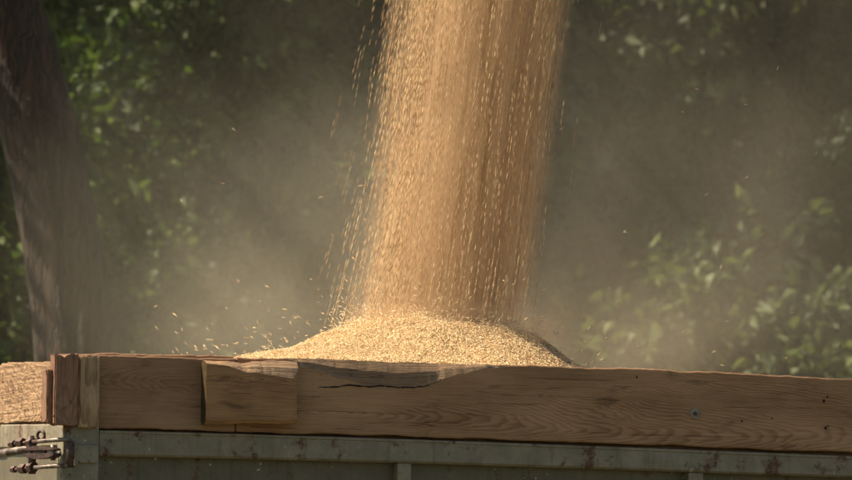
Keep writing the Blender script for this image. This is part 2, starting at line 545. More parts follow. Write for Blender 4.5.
# knots and nail holes
for (a, b, r) in [(824, 401, .006), (827, 397, .004), (825.5, 428, .006), (828, 426, .004), (772, 418.5, .003), (541, 395.5, .008), (742, 421, .004), (637, 377, .004)]:
    x, z = side(a, b)
    bm = bmesh.new()
    tube(bm, [(x, 0.002, z), (x, -0.0008, z)], r * .75, 9)
    for v in bm.verts: v.co.x += random.uniform(-.35, .35) * r; v.co.z += random.uniform(-.35, .35) * r
    link_bm("nail_hole", bm, ckm if r < .007 else M['dark_wood'], long_plank)

# cleat over the seam
bx0, bx1 = PX(206, -0.05), PX(297, -0.05)
c_low = [side(a, b, -0.05) for a, b in [(203, 362.5), (222, 365), (240, 369), (258, 373.5), (275, 377), (290, 379), (300, 379.5)]]
c_top = curve([(203, 361), (297, 362)], -0.02)
c_bot = curve([(203, 424), (240, 424.3), (297, 423)], -0.05)
blk = board("cleat_block", bx0, bx1, c_top, c_bot, -0.05, -0.003, M['block'],
            lambda x: (float(c_top(x) - interp(c_low, x)), 0.034), seed=12, rough=0.0017, edge=.011)
dark_end, nt, bs, _ = nodes_of("dark_block_end")
g = N(nt)
g.put(bs.inputs["Base Color"], g.ramp(g.noise(g.mapped(g.obj(), scale=(40, 120, 40)), 1.0, 4, .6), [(.3, (.035, .024, .013)), (.7, (.085, .06, .034))]))
bs.inputs["Roughness"].default_value = 1
bs.inputs["Specular IOR Level"].default_value = 0
blk["label"] = "short block nailed over the joint"
blk.data.materials.append(M['wane']); blk.data.materials.append(dark_end)
for p in blk.data.polygons:
    if p.normal.z > 0.25 and p.normal.y < -0.3 and p.area > 2e-5: p.material_index = 1
    if p.normal.x < -.7: p.material_index = 2  # left end face gets a darker colour than the rest of the block
for v in blk.data.vertices:                      # slanting, split right end
    if v.co.x > bx1 - 0.001: v.co.x += 0.008 * math.sin(v.co.z * 90) + 0.004

# timber uprights at the corner
def upright(name, p0, p1, pt, pb, y0, y1, mat, seed, notch=0.0):
    xa, xb = PX(p0, y0), PX(p1, y0)
    zt, zb = side((p0 + p1) / 2, pt, y0)[1], side((p0 + p1) / 2, pb, y0)[1]
    bm = bmesh.new()
    nz, nx = 14, 6
    rng = np.random.default_rng(seed)
    box(bm, xa, xb, y0, y1, zb, zt)
    bmesh.ops.subdivide_edges(bm, edges=bm.edges[:], cuts=7, use_grid_fill=True)
    for v in bm.verts:
        v.co.x += rng.normal(0, .0006); v.co.y += rng.normal(0, .0006); v.co.z += rng.normal(0, .0008)
        if notch and v.co.z > zt - 0.003: v.co.z -= notch * max(0, math.sin((v.co.x - xa) / (xb - xa) * 3.3 + 0.6)) ** 6
    bmesh.ops.bevel(bm, geom=[e for e in bm.edges if e.calc_face_angle(0) > 1.2], offset=0.003, segments=2, affect='EDGES')
    return link_bm(name, bm, mat, trailer)
u = upright("corner_upright", 54.5, 78.3, 354, 424.5, -0.05, -0.002, M['dark_wood'], 2, 0.008); u["label"] = "dark corner upright"
u = upright("corner_upright", 79, 99.5, 357, 427, -0.032, -0.003, M['batten'], 4); u["label"] = "pale straight grained batten"
u = upright("corner_upright", 46.5, 55.2, 369.5, 422.5, -0.03, 0.02, M['dark_wood'], 6); u["label"] = "thin reddish edge strip"
for (a, b) in [(59, 409), (64.5, 408), (54, 416), (62, 394), (72, 402)]:
    x, z = side(a, b, -0.05)
    bm = bmesh.new()
    tube(bm, [(x, -0.049, z), (x, -0.0535, z)], [0.0035, 0.0028], 8)
    link_bm("nail_head", bm, M['worn'], bpy.data.objects["corner_upright"])

# steel rail, an L section with a rolled lower lip
def rail_strip(name, xs, prof, mat, parent=trailer):
    bm = bmesh.new()
    rows = []
    for x in xs:
        rows.append([bm.verts.new((x, y, z)) for (y, z) in prof(x)])
    K = len(rows[0])
    for r0, r1 in zip(rows, rows[1:]):
        for j in range(K):
            bm.faces.new((r0[j], r0[(j + 1) % K], r1[(j + 1) % K], r1[j]))
    bm.faces.new(rows[0]); bm.faces.new(rows[-1])
    return link_bm(name, bm, mat, trailer if parent is None else parent)
rng = np.random.default_rng(4)
xs = np.linspace(PX(100), L_TRAIL, 260)
dent = dict(zip(xs, np.convolve(rng.normal(0, .004, len(xs)), np.ones(7) / 7, 'same')))
def rprof(x):
    t, b, d = float(rail_top(x)), float(rail_bot(x)), dent[x]
    return [(0.004, t), (-0.003, t - 0.002), (-0.003, t - 0.008), (0.0, t - 0.010), (d * .5, (t + b) / 2), (0.0, b + 0.006), (0.006, b), (0.05, b), (0.05, t)]
rail_strip("top_rail", xs, rprof, M['steel'])
# recessed side panel below the rail
xs2 = np.linspace(PX(98), L_TRAIL, 40)
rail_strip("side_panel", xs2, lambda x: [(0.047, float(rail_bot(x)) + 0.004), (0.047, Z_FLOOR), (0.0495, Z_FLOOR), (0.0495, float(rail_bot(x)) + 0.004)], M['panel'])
ribs = [(399, 413), (690, 705)]
for a, b in ribs + [(975, 990), (1260, 1276)]:
    xa, xb = PX(a), PX(b)
    zt = float(rail_bot((xa + xb) / 2))
    bm = bmesh.new()
    box(bm, xa, xb, 0.006, 0.0465, Z_FLOOR, zt - 0.001, 0.004)
    link_bm("panel_rib", bm, M['steel'], trailer)
# steel corner post
pa, pb_ = PX(63.6), PX(99.6)
zt = side(80, 425.5)[1]
bm = bmesh.new()
box(bm, pa, pb_, -0.003, 0.06, Z_FLOOR - 0.1, zt, 0.005)
post = link_bm("corner_post", bm, M['steel_pale'], trailer)
bm = bmesh.new()
xa, xb = PX(77), PX(98)
z1, z0 = side(87, 445)[1], side(87, 463)[1]
box(bm, xa, xb, -0.014, -0.0035, z0, z1, 0.002)
box(bm, PX(73), PX(77.5), -0.02, -0.0035, z0 - 0.01, z1 + 0.002, 0.003)
link_bm("hinge_plate", bm, M['steel'], post)

# end of the trailer, seen very obliquely at the left edge
def end_curve(pix, x=0.0):
    p = [end(a, b, x) for a, b in pix]
    (ya, za), (yb, zb) = p[0], p[-1]
    return lambda y: za + (zb - za) * (np.asarray(y) - ya) / (yb - ya) * np.where(np.asarray(y) > yb, 0.6, 1.0)
e_top = end_curve([(55, 361.8), (0, 362.8)])
e_bot = end_curve([(55, 421.5), (0, 423.2)])
er_top = end_curve([(62, 424.0), (0, 424.6)])
er_bot = end_curve([(62, 446), (0, 448.5)])
def end_board(name, y0, y1, top, bot, x0, x1, mat, step=0.02, rough=0.0015, bev=0.004):
    rng = np.random.default_rng(21)
    ys = np.arange(y0, y1, step)
    bm = bmesh.new()
    rows = []
    nz = 9
    for y in ys:
        t, b = float(top(y)) + rng.normal(0, rough), float(bot(y)) + rng.normal(0, rough * .5)
        pts = [(x0 + bev, b)]
        for k in range(nz):
            f = k / (nz - 1)
            pts.append((x0 + rng.normal(0, rough * 1.0), b + bev + (t - b - 2 * bev) * f))
        pts += [(x0 + bev, t), (x1, t), (x1, b)]
        rows.append([bm.verts.new((px, y, pz)) for px, pz in pts])
    K = len(rows[0])
    for r0, r1 in zip(rows, rows[1:]):
        for j in range(K):
            bm.faces.new((r0[j], r0[(j + 1) % K], r1[(j + 1) % K], r1[j]))
    bm.faces.new(rows[0]); bm.faces.new(rows[-1])
    return link_bm(name, bm, mat, trailer)
eb = end_board("end_board", 0.03, W_TRAIL, e_top, e_bot, 0.0, 0.05, M['end_wood'], rough=0.002)
eb["label"] = "sunlit rough sawn board across the trailer end"
end_board("end_rail", 0.02, W_TRAIL, er_top, er_bot, -0.004, 0.045, M['steel'], rough=0.0003)
end_board("end_panel", 0.02, W_TRAIL, lambda y: er_bot(y) - 0.002, lambda y: np.asarray(y) * 0 + Z_FLOOR, 0.02, 0.03, M['panel'], rough=0.0002)
# far side, far end, floor and chassis, mostly hidden
zt_far = float(plank_top(2.0)) - 0.04
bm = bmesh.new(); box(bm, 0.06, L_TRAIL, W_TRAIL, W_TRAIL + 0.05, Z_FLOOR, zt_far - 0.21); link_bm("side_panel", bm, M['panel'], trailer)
bm = bmesh.new(); box(bm, 0.06, L_TRAIL, W_TRAIL + .002, W_TRAIL + 0.052, zt_far - 0.2, zt_far, .004); link_bm("side_board", bm, M['plank_plain'], trailer)
bm = bmesh.new(); box(bm, L_TRAIL + .003, L_TRAIL + 0.05, 0.0, W_TRAIL + .05, Z_FLOOR, zt_far - .06, .004); link_bm("end_panel", bm, M['panel'], trailer)
bm = bmesh.new(); box(bm, -0.02, L_TRAIL + .05, 0.045, W_TRAIL + .05, Z_FLOOR - 0.13, Z_FLOOR - .005); 
for yy in (0.7, 1.7): box(bm, 0.0, L_TRAIL, yy - .05, yy + .05, Z_FLOOR - .33, Z_FLOOR - .131)
for xx in (0.95, 4.2): box(bm, xx - .06, xx + .06, 0.25, W_TRAIL - .25, 0.44, 0.56); box(bm, xx - .3, xx + .3, .62, .78, .561, Z_FLOOR - .331); box(bm, xx - .3, xx + .3, 1.62, 1.78, .561, Z_FLOOR - .331)
link_bm("chassis", bm, M['iron'], trailer)
rub, nt, bs, _ = nodes_of("tyre_rubber"); bs.inputs["Base Color"].default_value = (.03, .028, .026, 1); bs.inputs["Roughness"].default_value = .8
for xx in (0.95, 4.2):
    for yy in (0.27, W_TRAIL - .22):
        bm = bmesh.new()
        tube(bm, [(xx, yy - .12, .5), (xx, yy - .10, .5), (xx, yy + .10, .5), (xx, yy + .12, .5)], [.46, .5, .5, .46], 40)
        w_ = link_bm("wheel", bm, rub, trailer)
        bm = bmesh.new(); tube(bm, [(xx, yy - .125, .5), (xx, yy + .125, .5)], .27, 28); link_bm("rim", bm, M['steel'], w_)

# ---- latch on the corner: two long rods, clevis, lever, nuts and a ring
latch = empty("latch", (0, 0, 0)); latch.parent = trailer
XL = -0.05
def LP(px, py):
    """point of the latch: along the end of the trailer left of the corner, in front of the post right of it"""
    if px >= 60:
        x, z = side(px, py, -0.035)
        return Vector((x, -0.035, z))
    x60, z60 = side(60, py, -0.035)
    k = (60 - px)
    # swings back along the end face
    d = TI.to_3x3() @ ray(px, py)
    a = Vector((x60, -0.035, 0)); u_ = Vector((-0.35, 1.0, 0)).normalized()
    # intersect with vertical plane through a along u_
    n_ = Vector((u_.y, -u_.x, 0))
    t = (a - CL).dot(n_) / d.dot(n_)
    return CL + d * t
def ltube(name, pts, rad, mat, parent=latch, seg=10):
    bm = bmesh.new()
    tube(bm, [LP(*p) for p in pts], rad, seg)
    return link_bm(name, bm, mat, parent, True)
ltube("rod", [(28, 443), (40, 441.2), (55, 440), (66, 439.4), (69.5, 440.5), (71, 444)], 0.0065, M['worn'])
ltube("rod", [(30, 468), (42, 467), (56, 466), (66, 465.8), (69.5, 465.5), (71, 462)], 0.0065, M['worn'])
ltube("pin", [(70, 441), (70, 452), (70, 467.5)], 0.0115, M['iron'])
ltube("rod_end", [(9, 444.5), (20, 443.5), (30, 442.6)], 0.006, M['iron'])
ltube("rod_end", [(11, 470), (22, 469), (33, 468)], 0.006, M['iron'])
for (a, b, w, r) in [(13, 444, 3, .013), (21, 442.6, 5, .016), (31, 443, 4, .019), (14, 469.5, 3, .012), (23, 469, 5, .017), (32, 467.5, 4, .021)]:
    o = ltube("nut", [(a - w / 2, b), (a + w / 2, b - .2)], r * .85, M['iron'], seg=6)
    for p in o.data.polygons: p.use_smooth = False
ltube("yoke", [(31, 436), (31.5, 445), (32, 455), (32, 474)], [.010, .013, .012, .011], M['iron'])
def lplate(name, quad, th, mat):
    bm = bmesh.new()
    f = [LP(*q) for q in quad]
    nrm = (f[1] - f[0]).cross(f[2] - f[0]).normalized()
    if nrm.y > 0: nrm = -nrm
    a = [bm.verts.new(p + nrm * th * .5) for p in f]; b = [bm.verts.new(p - nrm * th * .5) for p in f]
    n = len(f)
    bm.faces.new(a); bm.faces.new(b[::-1])
    for i in range(n): bm.faces.new((a[i], a[(i + 1) % n], b[(i + 1) % n], b[i]))
    bmesh.ops.bevel(bm, geom=bm.edges[:], offset=.0022, segments=2, affect='EDGES')
    return link_bm(name, bm, mat, latch)
lplate("clevis", [(29, 447.5), (38, 446), (53, 446.8), (57.5, 449), (57.5, 450.6), (29, 451.2)], .030, M['iron'])
lplate("clevis", [(29, 453.4), (57.5, 453.2), (57.5, 456), (52, 458.6), (38, 459.2), (29, 457.5)], .030, M['iron'])
lplate("clevis", [(29, 450.5), (46, 450.5), (46, 454), (29, 454)], .012, M['iron'])
ltube("clevis_pin", [(53, 444.8), (53, 452), (53, 460.4)], .0075, M['worn'])
ltube("lever", [(-14, 455.6), (0, 453.6), (12, 451.6), (24, 449.6), (34, 448.6)], [.013, .013, .0125, .012, .009], M['worn'])
ltube("ring", [(41 + 3.6 * math.cos(t), 435.5 + 4.4 * math.sin(t)) for t in np.linspace(2.2, 2.2 + 5.4, 14)], .0045, M['iron'])

# ------------------------------------------------------------------ grain
def frames(d, rng):
    """unit vectors u, v across directions d (n,3)"""
    ref = rng.normal(size=d.shape)
    u = np.cross(d, ref); u /= np.linalg.norm(u, axis=1, keepdims=True) + 1e-9
    return u, np.cross(d, u)

def kernels(P, D, length, width, rng, tint, ref=None):
    """many husked kernels: each a pointed six-sided-profile seed at P along D"""
    n = len(P)
    D = D / np.linalg.norm(D, axis=1, keepdims=True)
    u, v = frames(D, rng)
    if ref is not None:
        u = np.cross(D, ref); u /= np.linalg.norm(u, axis=1, keepdims=True) + 1e-9; v = np.cross(D, u)
    L = (length * 0.5)[:, None]; w = (width * 0.5)[:, None]
    A = P - D * L; B = P + D * L
    c = P - D * L * 0.15
    V = np.stack([A, c + u * w, c + v * w * .8, c - u * w, c - v * w * .8, B], 1).reshape(-1, 3)
    base = np.array([[0, 2, 1], [0, 3, 2], [0, 4, 3], [0, 1, 4], [5, 1, 2], [5, 2, 3], [5, 3, 4], [5, 4, 1]])
    F = (np.arange(n)[:, None, None] * 6 + base[None]).reshape(-1, 3)
    return V, F, np.repeat(tint, 6)

HEAP_C = at(432, 320, 21.15)                       # crest of the heap
def hz(px, py): return at(px, py, 21.15)
# silhouette of the heap as height over lateral offset
sil = [(150, 384), (200, 372), (265, 355.5), (300, 346), (330, 335), (360, 325), (385, 319.5), (410, 319.5), (435, 321.5), (480, 324.5), (510, 329), (533, 337.5), (553, 349), (572, 363), (605, 382), (660, 397)]
sx = np.array([hz(a, b).x for a, b in sil]); sz = np.array([hz(a, b).z for a, b in sil])
def heap_z(X, Y):
    dy = (Y - HEAP_C.y)
    dx = X - HEAP_C.x
    # cone-like: profile of the silhouette read at the radial distance
    rad = np.sqrt(dx ** 2 + (dy * 0.95) ** 2)
    sgn = np.where(dx < 0, -1, 1)
    k = np.abs(dx) / (rad + 1e-6)
    zl = np.interp(HEAP_C.x - rad, sx, sz); zr = np.interp(HEAP_C.x + rad, sx, sz)
    mixf = np.clip(0.5 - 0.5 * dx / (rad + 1e-6), 0, 1)
    z = zl * mixf + zr * (1 - mixf)
    z = z + 0.008 * np.sin(X * 23 + 1.3 * np.sin(Y * 17)) * np.cos(Y * 19) + 0.004 * np.sin(X * 51 + Y * 37)
    return np.maximum(z, 2.30)

def heap():
    rng = np.random.default_rng(5)
    # base surface fills the trailer bed
    n1, n2 = 150, 90
    lx = np.linspace(0.07, L_TRAIL - .02, n1); ly = np.linspace(0.09, W_TRAIL - .02, n2)
    LX, LY = np.meshgrid(lx, ly)
    c, s = math.cos(T_YAW), math.sin(T_YAW)
    X = T_LOC.x + LX * c - LY * s; Y = T_LOC.y + LX * s + LY * c
    Z = heap_z(X, Y) - 0.004
    idx = np.arange(n1 * n2).reshape(n2, n1)
    F4 = np.stack([idx[:-1, :-1], idx[:-1, 1:], idx[1:, 1:], idx[1:, :-1]], -1).reshape(-1, 4)
    F3 = np.concatenate([F4[:, [0, 1, 2]], F4[:, [0, 2, 3]]])
    V0 = np.stack([X, Y, Z], -1).reshape(-1, 3)
    # loose kernels lying all over the visible surface
    n = 120000
    kx = HEAP_C.x + rng.uniform(-.75, .75, n); ky = HEAP_C.y + rng.uniform(-.72, .30, n)
    lxx = (kx - T_LOC.x) * c + (ky - T_LOC.y) * s; lyy = -(kx - T_LOC.x) * s + (ky - T_LOC.y) * c
    keep = (lyy > 0.10) & (lxx > .1)
    kx, ky = kx[keep], ky[keep]; n = len(kx)
    e = 0.01
    z = heap_z(kx, ky)
    nx = -(heap_z(kx + e, ky) - z) / e; ny = -(heap_z(kx, ky + e) - z) / e
    Nn = np.stack([nx, ny, np.ones(n)], 1); Nn /= np.linalg.norm(Nn, axis=1, keepdims=True)
    D = rng.normal(size=(n, 3)); D -= (D * Nn).sum(1, keepdims=True) * Nn * rng.uniform(.5, 1.0, (n, 1))
    D[:, 0] += 0.25 * np.sign(kx - HEAP_C.x); D[:, 1] -= .25
    P = np.stack([kx, ky, z], 1) + Nn * rng.uniform(-.002, .005, (n, 1))
    V1, F1, t1 = kernels(P, D, rng.uniform(.008, .0125, n), rng.uniform(.0022, .0031, n), rng, np.clip(rng.normal(.58, .24, n), 0, 1))
    V = np.concatenate([V0, V1]); F = np.concatenate([F3, F1 + len(V0)])
    t = np.concatenate([np.full(len(V0), .35), t1])
    o = np_mesh("grain_heap", V, F, M['grain'], attrs={"tint": t})
    tag(o, "sunlit golden heap of grain rising above the boards inside the trailer", "grain heap", kind="stuff")
heap()

def stream():
    rng = np.random.default_rng(9)
    zt, zb = 5.9, 2.84
    yc = HEAP_C.y
    # axis and left/right edges of the falling column, in photo pixels at its depth
    rows = [(-240, 447, 608), (0, 402, 577), (80, 393, 566), (160, 385, 555), (240, 374, 546), (320, 362, 534), (350, 357, 532)]
    zz = np.array([hz(0, r[0]).z for r in rows][::-1])
    xl = np.array([hz(r[1], r[0]).x for r in rows][::-1]); xr = np.array([hz(r[2], r[0]).x for r in rows][::-1])
    def pos(a, b, z):
        """a in -1..1 across, b in -1..1 in depth"""
        l, r_ = np.interp(z, zz, xl), np.interp(z, zz, xr)
        c = (l + r_) / 2; h = (r_ - l) / 2
        return np.stack([c + a * h, yc + b * 0.20 * (1 + 0.0 * z), z], -1)
    Ps, Ds, Ls, Ws, Ts, Rs = [], [], [], [], [], []
    def files(nf, a, b, kmin, kmax, lean=0.0, spacing=.026, wmul=1.0):
        z0 = rng.uniform(zb, zt, nf)
        k = rng.integers(kmin, kmax + 1, nf)
        f = np.repeat(np.arange(nf), k)
        st = np.concatenate([np.arange(q) for q in k])
        z = z0[f] + st * spacing * rng.uniform(.85, 1.35, len(f))
        ok = (z < zt) & (z > zb)
        f, z = f[ok], z[ok]
        slip = (z - z0[f])
        P = pos(a[f], b[f], z) + np.stack([slip * lean * (.4 + .6 * rng.random(nf))[f], 0 * z, 0 * z], -1)
        P += rng.normal(0, .0003, P.shape)
        Q = pos(a[f], b[f], z + .05)
        D = Q - pos(a[f], b[f], z); D[:, 0] += lean * .05
        D = D / np.linalg.norm(D, axis=1, keepdims=True) + rng.normal(0, .006, D.shape)
        Ps.append(P); Ds.append(D)
        n = len(f)
        Ls.append(rng.uniform(.026, .038, n)); Ws.append(rng.uniform(.0013, .0020, n) * wmul)
        Ts.append(np.clip(rng.normal(.22, .20, nf)[f] + rng.normal(0, .05, n), 0, 1))  # same grain tinted darker; shade and blur of the fall put into colour
        Rs.append(rng.normal(0, 1, (nf, 3))[f])
    # dense body, thicker to the right
    nf = 13500
    a = rng.normal(.10, .46, nf * 2); a = a[(a > -1.1) & (a < .80 + .12 * rng.normal(0, 1, len(a)))]
    # strands: the fall gathers into uneven curtains
    keep = rng.random(len(a)) < .6 + .4 * (0.5 + .5 * np.sin(a * 11 + 2 * np.sin(a * 27)))
    a = a[keep][:nf]; nf = len(a); b = rng.normal(0, .5, nf)
    files(nf, a, b, 3, 7)
    nf = 5000
    a = rng.uniform(-.95, .80, nf); b = rng.normal(0, .6, nf)
    files(nf, a, b, 3, 7)
    # looser, leaning streaks on the left flank
    nf = 2300
    a = -0.72 - np.abs(rng.normal(0, .26, nf)) + .1; b = rng.normal(0, .55, nf)
    files(nf, a, b, 3, 8, lean=.10)
    nf = 260
    a = -1.0 - np.abs(rng.normal(0, .22, nf)); b = rng.normal(0, .7, nf)
    files(nf, a, b, 2, 5, lean=.16)
    nf = 200
    a = .70 + np.abs(rng.normal(0, .22, nf)); b = rng.normal(0, .6, nf)
    files(nf, a, b, 1, 3)
    P, D = np.concatenate(Ps), np.concatenate(Ds)
    L, Wd, T = np.concatenate(Ls), np.concatenate(Ws), np.concatenate(Ts)
    RF = np.concatenate(Rs)
    # kernels of the stream end where they meet the heap
    ok = P[:, 2] > heap_z(P[:, 0], P[:, 1]) + .004
    P, D, L, Wd, T, RF = P[ok], D[ok], L[ok], Wd[ok], T[ok], RF[ok]
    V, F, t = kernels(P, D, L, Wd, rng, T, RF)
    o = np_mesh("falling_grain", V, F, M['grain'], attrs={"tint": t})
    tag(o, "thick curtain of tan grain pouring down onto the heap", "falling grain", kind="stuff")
    # grains bouncing off the heap
    n = 420
    ang = rng.uniform(0, 2 * math.pi, n); rr = .2 + np.abs(rng.normal(.28, .22, n))
    X = HEAP_C.x - .02 + rr * np.cos(ang) * 1.25; Y = HEAP_C.y + rr * np.sin(ang) * .6
    z = heap_z(X, Y) + np.abs(rng.exponential(.05, n)) + .005
    n2 = 26
    X = np.concatenate([X, HEAP_C.x - rng.uniform(.45, .8, n2)]); Y = np.concatenate([Y, HEAP_C.y + rng.normal(0, .15, n2)])
    z = np.concatenate([z, hz(0, 352).z + rng.exponential(.035, n2) - .01])
    n3 = 36
    X = np.concatenate([X, HEAP_C.x + rng.uniform(-1.0, 1.2, n3)]); Y = np.concatenate([Y, HEAP_C.y + rng.normal(0, .25, n3)])
    z = np.concatenate([z, rng.uniform(2.8, 3.7, n3)])
    n4 = 1500                                       # splash at the foot of the fall
    a4 = rng.uniform(0, 2 * math.pi, n4); r4 = .30 * np.sqrt(rng.random(n4)) + .03
    X4 = HEAP_C.x + .02 + r4 * np.cos(a4); Y4 = HEAP_C.y + r4 * np.sin(a4) * .8
    X = np.concatenate([X, X4]); Y = np.concatenate([Y, Y4]); z = np.concatenate([z, heap_z(X4, Y4) + rng.exponential(.018, n4) + .004])
    P = np.stack([X, Y, z], 1); n = len(P)
    D = np.stack([np.sign(X - HEAP_C.x) * rng.uniform(.2, 1, n), rng.normal(0, .3, n), rng.uniform(-.2, 1, n)], 1)
    V, F, t = kernels(P, D, rng.uniform(.010, .024, n), rng.uniform(.0018, .0030, n), rng, np.clip(rng.normal(.75, .2, n), 0, 1))
    o = np_mesh("scattered_grain", V, F, M['grain'], attrs={"tint": t})
    tag(o, "stray bright kernels bouncing in the air around the heap", "flying grain", kind="stuff")
stream()

# ------------------------------------------------------------------ trees
def leaf_points(clumps, n, rng, squash=1.0):
    """clumps: (x,y,z,rx,ry,rz,weight). Points gathered in sprays inside each clump."""
    cl = np.array(clumps, float)
    w = cl[:, 6] / cl[:, 6].sum()
    spr = max(8, n // 14)
    ci = rng.choice(len(cl), spr, p=w)
    d = rng.normal(size=(spr, 3)); d /= np.linalg.norm(d, axis=1, keepdims=True)
    r = rng.random(spr) ** 0.45
    sc = cl[ci, :3] + d * r[:, None] * cl[ci, 3:6]
    out = d.copy(); out[:, 2] -= .25
    si = rng.integers(0, spr, n)
    sdir = out + rng.normal(0, .5, out.shape); sdir /= np.linalg.norm(sdir, axis=1, keepdims=True)
    t = rng.random(n)
    P = sc[si] + sdir[si] * (t * .34)[:, None] + rng.normal(0, .035, (n, 3))
    return P, sdir[si], rng.normal(0, .28, spr)[si]

def leaf_mesh(name, P, dirs, shade, size, mat, parent, rng, ratio=.55):
    n = len(P)
    D = dirs + rng.normal(0, .7, P.shape); D[:, 2] -= .25
    D /= np.linalg.norm(D, axis=1, keepdims=True)
    nrm = rng.normal(0, .75, P.shape); nrm[:, 2] += .8
    u = np.cross(D, nrm); u /= np.linalg.norm(u, axis=1, keepdims=True) + 1e-9
    v = np.cross(u, D)
    s = (size * rng.uniform(.55, 1.25, n))[:, None]
    w = s * ratio * .5
    A = P; B = P + D * s - v * s * .12
    C = P + D * s * .45
    fold = v * w * .45
    V = np.stack([A, C + u * w + fold, B, C - u * w + fold], 1).reshape(-1, 3)
    F = (np.arange(n)[:, None, None] * 4 + np.array([[0, 1, 2], [0, 2, 3]])[None]).reshape(-1, 3)
    t = np.clip(.5 + shade + rng.normal(0, .22, n), 0, 1)
    return np_mesh(name, V, F, mat, parent, {"tint": np.repeat(t, 4)})

def limb_bm(bm, a, b, r0, r1, rng, bend=.12, n=7, seg=9):
    a, b = Vector(a), Vector(b)
    L = (b - a).length
    off = [Vector(rng.normal(0, 1, 3)) * bend * L * .35 for _ in range(2)]
    pts, rad = [], []
    for i in range(n + 1):
        t = i / n
        p = a.lerp(b, t) + off[0] * math.sin(math.pi * t) + off[1] * math.sin(2 * math.pi * t) * .4
        pts.append(p); rad.append(r0 + (r1 - r0) * t)
    tube(bm, pts, rad, seg)
    return pts

def tree(name, label, cat, base, height, spread, n_leaf, size, mat, seed, crown_low=.15, trunk_r=.09, stems=1, group=None, clump_r=.45, nclump=26, depth=None, focus=None, bark='stem'):
    """a broad-leaved tree or shrub: stems with limbs and a crown of leaf sprays gathered into clumps"""
    rng = np.random.default_rng(seed)
    root = empty(name, base)
    tag(root, label, cat, group)
    depth = depth or spread
    bm = bmesh.new()
    clumps = []
    tips = []
    for s_ in range(stems):
        a = rng.uniform(0, 2 * math.pi)
        lean = (0.12 if stems == 1 else .45) * spread
        top = Vector((math.cos(a) * lean * rng.random(), math.sin(a) * lean * rng.random(), height * rng.uniform(.75, .95)))
        st = Vector((math.cos(a), math.sin(a), 0)) * (0 if stems == 1 else .12)
        pts = limb_bm(bm, st - Vector((0, 0, .1)), top, trunk_r, trunk_r * .2, rng, .06, 12)
        nl = max(4, int(nclump / stems))
        for k in range(nl):
            t = crown_low + (1 - crown_low) * (k + rng.random()) / nl
            i = min(len(pts) - 2, int(t * (len(pts) - 1)))
            p = pts[i].lerp(pts[i + 1], t * (len(pts) - 1) - i)
            ang = k * 2.4 + rng.normal(0, .4)
            rr = (0.35 + .65 * rng.random()) * (1.0 - .55 * max(0, t - .35) / .65)
            q = Vector((p.x + math.cos(ang) * spread * rr, p.y + math.sin(ang) * depth * rr, p.z + rng.uniform(-.05, .12) * height * .5))
            limb_bm(bm, p, q, trunk_r * .32 * (1.1 - t), .006, rng, .15, 5, 6)
            cr = clump_r * rng.uniform(.7, 1.35)
            clumps.append((q.x, q.y, q.z, cr * 1.15, cr * 1.1, cr * .8, cr ** 2))
            m_ = p.lerp(q, .55)
            clumps.append((m_.x, m_.y, m_.z, cr * .8, cr * .8, cr * .65, .4 * cr ** 2))
    link_bm("trunk", bm, M[bark], root, True)
    P, d, sh = leaf_points(clumps, n_leaf, rng)
    P[:, 2] = np.maximum(P[:, 2], .15)
    leaf_mesh("crown", P, d, sh, size, mat, root, rng)
    return root

# the big leaning tree at the left, close behind the trailer
def leaning_tree():
    Y = 24.9
    rng = np.random.default_rng(31)
    line = [(-420, -66, 46), (-300, -52, 54), (-200, -38, 59), (-100, -20, 64), (0, 3, 68), (60, 19, 70), (120, 36, 72), (180, 51, 74), (260, 65, 77), (340, 76.5, 82), (420, 83, 90), (600, 92, 100), (800, 96, 112), (900, 97, 130), (960, 97, 150)]
    base = at(97, 690, Y); base.z = 0
    root = empty("leaning_tree", base)
    tag(root, "thick dark trunk leaning to the left behind the trailer corner", "tree")
    pts = []; rad = []
    for (py, px, w) in reversed(line):
        p = at(px, py, Y)
        pts.append(p - base); rad.append(w / FPX * Y / 2)
    # resample smooth
    n = 70
    t = np.linspace(0, 1, len(pts)); tt = np.linspace(0, 1, n)
    A = np.array([list(p) for p in pts]); 
    B = np.stack([np.interp(tt, t, A[:, i]) for i in range(3)], 1); rr = np.interp(tt, t, rad)
    for i in range(3): B[2:-2, i] = np.convolve(B[:, i], np.ones(5) / 5, 'valid')
    bm = bmesh.new()
    tube(bm, [Vector(q) for q in B], list(rr), 40)
    for v in bm.verts:
        a = math.atan2(v.co.y, v.co.x)
        k = .010 * math.sin(a * 5 + v.co.z * 1.1) + .006 * math.sin(a * 13 + v.co.z * 2.3) + rng.normal(0, .002)
        c = Vector((np.interp(v.co.z, B[:, 2], B[:, 0]), np.interp(v.co.z, B[:, 2], B[:, 1]), v.co.z))
        d = v.co - c
        if d.length > .01: v.co = c + d * (1 + k / d.length)
    top = Vector(B[-1])
    clumps = []
    for k in range(16):
        i = int(n * (.72 + .27 * k / 16))
        p = Vector(B[min(i, n - 1)])
        ang = k * 2.399
        q = p + Vector((math.cos(ang) * rng.uniform(.9, 2.1), math.sin(ang) * rng.uniform(.7, 1.7), rng.uniform(.4, 1.6)))
        if q.z < 5.6: q.z = 5.6 + rng.random() * .6
        limb_bm(bm, p, q, .07, .012, rng, .14, 7, 8)
        cr = rng.uniform(.5, .85)
        clumps.append((q.x, q.y, q.z, cr * 1.2, cr * 1.2, cr * .75, 1))
        m_ = p.lerp(q, .6); clumps.append((m_.x, m_.y, m_.z + .3, cr, cr, cr * .6, .6))
    for v in bm.verts: pass
    link_bm("trunk", bm, M['bark'], root, True)
    P, d, sh = leaf_points(clumps, 15000, rng)
    leaf_mesh("crown", P, d, sh, .085, M['leaf'], root, rng)
leaning_tree()

